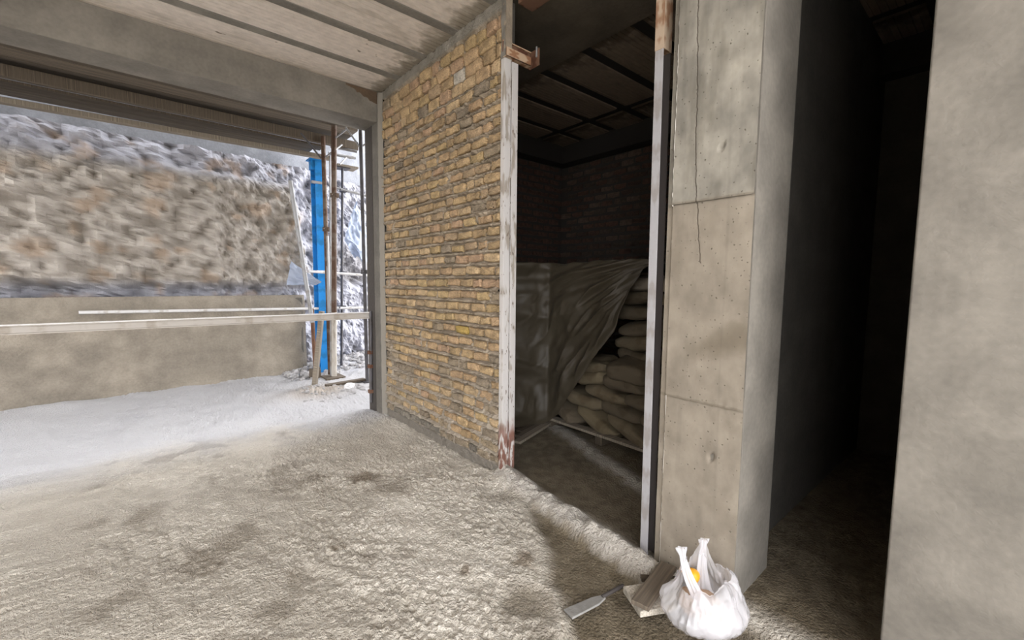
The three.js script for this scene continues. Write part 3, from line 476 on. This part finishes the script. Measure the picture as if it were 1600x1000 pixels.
{
  const pal = tag(group('pallet', [-2.1, 0, -1.5]), 'low wooden pallet under the sack pile', 'pallet');
  mesh('edge_board', box(-0.98, 1.05, 0.075, 0.1, 0.33, 0.42, 0.004), M.woodPale, pal);
  for (let i = 0; i < 4; i++) mesh('deck_board', box(-0.98, 1.05, 0.075, 0.1, -0.2 + i * 0.13 - 0.1, -0.1 + i * 0.13 - 0.1, 0.004), M.wood, pal);
  for (let i = 0; i < 4; i++) mesh('bearer', box(-0.96 + i * 0.64, -0.88 + i * 0.64, 0.0, 0.076, -0.3, 0.41, 0.004), M.woodDark, pal);
  const geos = [0, 1, 2, 3, 4].map((i) => sackGeo(0.49, 0.138, 0.4, 3 + i * 2.7)), big = sackGeo(0.46, 0.19, 0.46, 41);
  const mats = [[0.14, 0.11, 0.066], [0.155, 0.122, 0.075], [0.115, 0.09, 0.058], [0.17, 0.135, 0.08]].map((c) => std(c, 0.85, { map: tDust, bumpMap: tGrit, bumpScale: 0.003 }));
  const light = std([0.26, 0.22, 0.17], 0.85, { map: tDust });
  const row = ['lowest', 'second lowest', 'third', 'fourth', 'fifth'], col = ['closest to the plastic', 'second from the plastic', 'third from the plastic', 'fourth from the plastic'];
  const R = [[0.1, [[-2.86, -0.42, 0.36], [-2.5, -0.4, 0.5], [-2.12, -0.32, 0.56], [-1.68, -0.1, 0.52]]], [0.25, [[-2.68, -0.12, 0.5], [-2.22, -0.08, 0.5], [-1.8, 0.04, 0.49]]], [0.365, [[-2.42, -0.1, 0.5], [-1.96, -0.06, 0.49]]], [0.485, [[-2.62, 0.1, 0.42], [-2.22, -0.05, 0.5], [-1.76, 0.02, 0.49]]], [0.6, [[-2.66, 0.06, 0.46], [-2.19, -0.1, 0.5], [-1.72, 0.04, 0.49]]]];
  const r = rng(3); let made = 0;
  R.forEach(([y, list], i) => list.forEach(([x, tilt, L], j) => {
    const isBig = i === 4 && j === 1, o = mesh('sack', isBig ? big : geos[made++ % 5], mats[Math.floor(r() * 4)]);
    o.position.set(x, y + (isBig ? 0.1 : 0.078), -1.31 - 0.035 * r() - 0.01 * i); o.rotation.set(isBig ? 0.16 : (r() - 0.5) * 0.12, (r() - 0.5) * 0.3, tilt); if (!isBig) o.scale.x = L / 0.49;
    tag(o, isBig ? 'biggest plump brown sack with its top bared, in the fifth row above the pallet' : 'brown sack in the ' + row[i] + ' row above the pallet, ' + col[j], 'sack', 'sacks in the store room');
  }));
  const up = ['sixth', 'seventh', 'eighth', 'ninth', 'tenth', 'topmost'];
  for (let i = 0; i < 6; i++) for (const [j, x] of [[0, -2.24], [1, -1.76]]) {
    const o = mesh('sack', geos[(made++) % 5], i === 5 ? light : mats[Math.floor(r() * 3)]); o.position.set(x + (r() - 0.5) * 0.12, 0.79 + i * 0.135, -1.52 - 0.05 * r()); o.rotation.set((r() - 0.5) * 0.14, (r() - 0.5) * 0.35, (r() - 0.5) * 0.14);
    tag(o, (i === 5 ? 'pale' : 'dark dusty') + ' sack in the ' + up[i] + ' row above the pallet, ' + (j ? 'seen beside the concrete column' : 'left of the slim post'), 'sack', 'sacks in the store room');
  }
  for (let i = 0; i < 3; i++) { const o = tag(mesh('floor_plank', bar([-2.83 - i * 0.1, 0.03, -0.5 - i * 0.1], [-3.04 - i * 0.03, 0.035, -1.16 + i * 0.03], 0.07, 0.025), [M.woodPale, M.wood, M.woodDark][i]), ['outermost dusty plank on the floor before the draped plastic sheet', 'middle dusty plank on the floor before the draped plastic sheet', 'innermost dark plank on the floor tucked under the draped plastic sheet'][i], 'plank'); }
  // the sheet: along the side face of the left stack, round its corner, along the front, and back over the top
  const path = [[-3.36, -0.4], [-3.17, -0.85], [-3.12, -0.97], [-3.04, -1.05], [-2.92, -1.09], [-2.3, -1.11], [-1.98, -1.2]], curve = new THREE.CatmullRomCurve3(path.map(([x, z]) => V(x, 0, z)), false, 'catmullrom', 0.5), at = (s) => { const p = curve.getPointAt(s); return [p.x, p.z]; };
  const edge = [[-3.3, 0.015], [-3.08, 0.03], [-2.98, 0.09], [-2.83, 0.19], [-2.59, 0.52], [-2.4, 0.8], [-2.21, 1.05], [-2.1, 1.42], [-2.02, 1.58], [-1.9, 1.64]];
  const bottom = (x, s) => { for (let i = 0; i < edge.length - 1; i++) if (x <= edge[i + 1][0]) return mix(edge[i][1], edge[i + 1][1], clamp((x - edge[i][0]) / (edge[i + 1][0] - edge[i][0]))); return 1.64; };
  const geo = grid(steps([0, 1, 0.007]), steps([0, 1, 0.009]), (s, t) => {
    const sw = clamp(s + 0.035 * n3(s * 2, t * 3.5, 6) * sm(0, 0.2, s) * sm(1, 0.8, s)), [x, z] = at(sw), corner = sm(0.22, 0.6, sw), nx = 1 - corner, nz = corner, b = bottom(x, s), top = 1.655 + 0.02 * n3(s * 6, 1, 2) + 0.01 * Math.sin(s * 9);
    const tt = Math.min(t / 0.8, 1), back = Math.max(0, (t - 0.8) / 0.2), y = mix(b, top, tt);
    const q = x - y * 0.9 - z * 0.6, al = x + y;
    const ph = Math.atan2(1.72 - y, -1.9 - x - (z + 1.1) * 0.7), rr = Math.hypot(1.72 - y, -1.9 - x);
    let w = 0.085 * ridged(ph * 3.4 + 0.3 * n3(x * 2, y * 2, 4), rr * 0.9, 3.3, 2) * sm(0.05, 0.5, rr) + 0.014 * (1 - 2.4 * Math.abs(n3(ph * 9, rr * 1.7, 8))) + 0.02 * ridged(x * 2.6 + z * 3 + y, y * 2.4 - x, z * 2, 3) * sm(0.5, 1.0, rr) + 0.006 * fbm(x * 12 + z * 12, y * 12, 4, 3); if (al > 99) w = 0;
    const fold = Math.exp(-(((tt) / 0.05) ** 2)) * corner * 0.03; w = w * (0.5 + 0.5 * sm(0, 0.12, tt)) + fold;
    const px = x + nx * w - nx * back * 0.9, pz = z + nz * w - nz * back * 0.7;
    return { p: [px, y - back * back * 0.1 + (back > 0 ? 0.02 * fbm(px * 4, pz * 4, 2, 3) : 0), pz], uv: [x + z, y] };
  });
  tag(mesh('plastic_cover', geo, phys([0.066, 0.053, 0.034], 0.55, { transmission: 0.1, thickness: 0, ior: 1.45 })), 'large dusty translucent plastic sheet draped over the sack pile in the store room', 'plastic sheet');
}

// ---------------------------------------------------------------- foreground: bag, boards and trowel beside the column
{
  const spk = std([0.68, 0.61, 0.5], 1, { map: tSpeck, bumpMap: re(tGrit, 4), bumpScale: 0.006 });
  tag(mesh('board_offcut', bar([-1.035, 0.06, 0.06], [-0.965, 0.072, 0.42], 0.08, 0.02), M.wood), 'narrow brown board offcut lying slanted beside the white bag', 'board');
  tag(mesh('board_offcut', bar([-1.03, 0.035, 0.385], [-0.9, 0.035, 0.14], 0.16, 0.03), spk), 'cement-speckled flat board under the slanted brown offcut', 'board');
  tag(mesh('board_offcut', bar([-1.1, 0.022, 0.2], [-0.93, 0.03, 0.04], 0.035, 0.018), M.woodDark), 'dark thin stick wedged at the foot of the concrete column', 'board');
  const t = tag(group('trowel', [-1.16, floorAt(-1.16, 0.46) + 0.035, 0.45]), 'pale mortar-crusted trowel blade with a thin dark handle lying on the brown earth', 'trowel');
  const blade = extrude([[-0.03, -0.17], [0.032, -0.17], [0.026, -0.02], [0.01, 0.03], [-0.01, 0.03], [-0.024, -0.02]], 0.006, 0.002); blade.rotateX(-Math.PI / 2);
  const bm = mesh('blade', blade, std([0.42, 0.41, 0.39], 0.7, { map: tConc, bumpMap: tGrit, bumpScale: 0.004 }), t), hd = mesh('handle', rod([0, 0.008, -0.02], [0, 0.014, -0.15], 0.009, 10), std([0.05, 0.042, 0.038], 0.7), t);
  t.rotation.set(0.05, -0.22, 0.1);
  // carrier bag: a slumped body with two handles gathered upwards, and the front side folded over
  const cx = -0.785, cz = 0.225, U = [0.648, -0.761], Wd = [0.761, 0.648], film = phys([0.93, 0.92, 0.93], 0.22, { transmission: 0.74, thickness: 0, ior: 1.4 });
  const pk = (th, c, w) => { const d = Math.atan2(Math.sin(th - c), Math.cos(th - c)); return Math.exp(-((d / w) ** 2)); };
  const place = (a, b, y) => [cx + U[0] * a + Wd[0] * b, y, cz + U[1] * a + Wd[1] * b];
  const bag = tag(group('carrier_bag', [cx, 0.03, cz]), 'white translucent plastic carrier bag with two gathered handles at the foot of the concrete column', 'bag');
  const local = (p) => [p[0] - cx, p[1] - 0.03, p[2] - cz];
  const ths = []; for (let i = 0; i <= 170; i++) ths.push(i / 170 * Math.PI * 2);
  const body = (rimOf, r0, seed) => (th, v) => {
    const p1 = pk(th, 3.35, 0.42), p2 = pk(th, 5.0, 0.42), p = Math.max(p1, p2), rim = rimOf(th, p1, p2), yv = v < 0.14 ? 0 : (v - 0.14) / 0.86, fl = v < 0.14 ? v / 0.14 : 1, y = 0.03 + rim * yv;
    let rr = r0 * fl * (0.84 + 0.24 * Math.sin(Math.min(1, yv * 1.5 + 0.1) * Math.PI)) * (1 - 0.5 * p * sm(0.3, 1, yv)) * (1 - 0.12 * sm(0.6, 1, yv) * (1 - p));
    const cr = 0.07 * ridged(th * 2.6, y * 5 + th, seed, 3) + 0.07 * (1 - 2 * Math.abs(n3(th * 5 + y * 9, y * 3 + 2, seed * 2))) + 0.03 * fbm(th * 9, y * 22, 2, 2); rr *= 1 + fl * cr * (0.5 + 0.8 * yv);
    return { p: local(place(0.15 * rr * Math.cos(th), 0.125 * rr * Math.sin(th), y + 0.004 * fbm(th * 6, v * 9, 5, 2))), uv: [th, v] };
  };
  mesh('bag_body', grid(ths, steps([0, 1, 0.018]), body((th, p1, p2) => 0.15 + 0.012 * Math.sin(th * 3) + p1 * 0.125 + p2 * 0.155, 1, 3)), film, bag);
  const front = []; for (let i = 0; i <= 70; i++) front.push(-0.75 + i / 70 * 3.0);
  mesh('front_fold', grid(front, steps([0, 1, 0.025]), (th, v) => { const q = body((t) => 0.195 + 0.03 * Math.cos((t - 0.2) * 1.6) + 0.012 * Math.sin(t * 7), 1.05, 7.7)(th, 0.1 + 0.9 * v), c = sm(0.82, 1, v); q.p[0] *= 1 - 0.22 * c; q.p[2] *= 1 - 0.22 * c; q.p[1] += 0.01 * Math.sin(c * Math.PI); return q; }), film, bag);
  const hand = (A, B, r1, bow) => grid(steps([0, 1, 0.04]), steps([0, 1, 0.04]), (u, v) => { const w = mix(r1, 0.009, v ** 0.5) + 0.012 * sm(0.85, 1, v), ang = u * Math.PI * 2, k = 1 + 0.4 * Math.sin(ang * 4 + v * 3), c = Math.sin(v * 3.1) * bow; return { p: local(place(mix(A[0], B[0], v) + c + w * k * Math.cos(ang), mix(A[1], B[1], v) + 0.4 * w * k * Math.sin(ang), mix(A[2], B[2], v))), uv: [u, v] }; });
  mesh('handle', hand([-0.015, 0.07, 0.12], [-0.088, -0.03, 0.325], 0.034, -0.02), film, bag); mesh('handle', hand([0.03, -0.05, 0.11], [0.034, -0.085, 0.33], 0.032, -0.01), film, bag);
  const lump = (r, q, seed) => { const g = new THREE.SphereGeometry(r, 24, 16), p = g.attributes.position; for (let i = 0; i < p.count; i++) { const k = 1 + 0.25 * fbm(p.getX(i) * 14 + seed, p.getY(i) * 14, p.getZ(i) * 14, 2); p.setXYZ(i, p.getX(i) * k * q[0], p.getY(i) * k * q[1], p.getZ(i) * k * q[2]); } g.computeVertexNormals(); return g; };
  const y1 = tag(mesh('yellow_fruit', lump(0.034, [1, 0.95, 1], 3), std([0.8, 0.36, 0.01], 0.5)), 'round orange-yellow item showing in the mouth of the white bag', 'fruit'); y1.position.set(...place(-0.022, -0.06, 0.172));
  const y2 = tag(mesh('bundle', lump(0.075, [1.25, 0.75, 1.0], 7), std([0.45, 0.32, 0.22], 0.9)), 'peach-brown lump blurred inside the white bag', 'bundle'); y2.position.set(...place(0.0, 0.0, 0.082));
}

renderer.render(scene, camera);
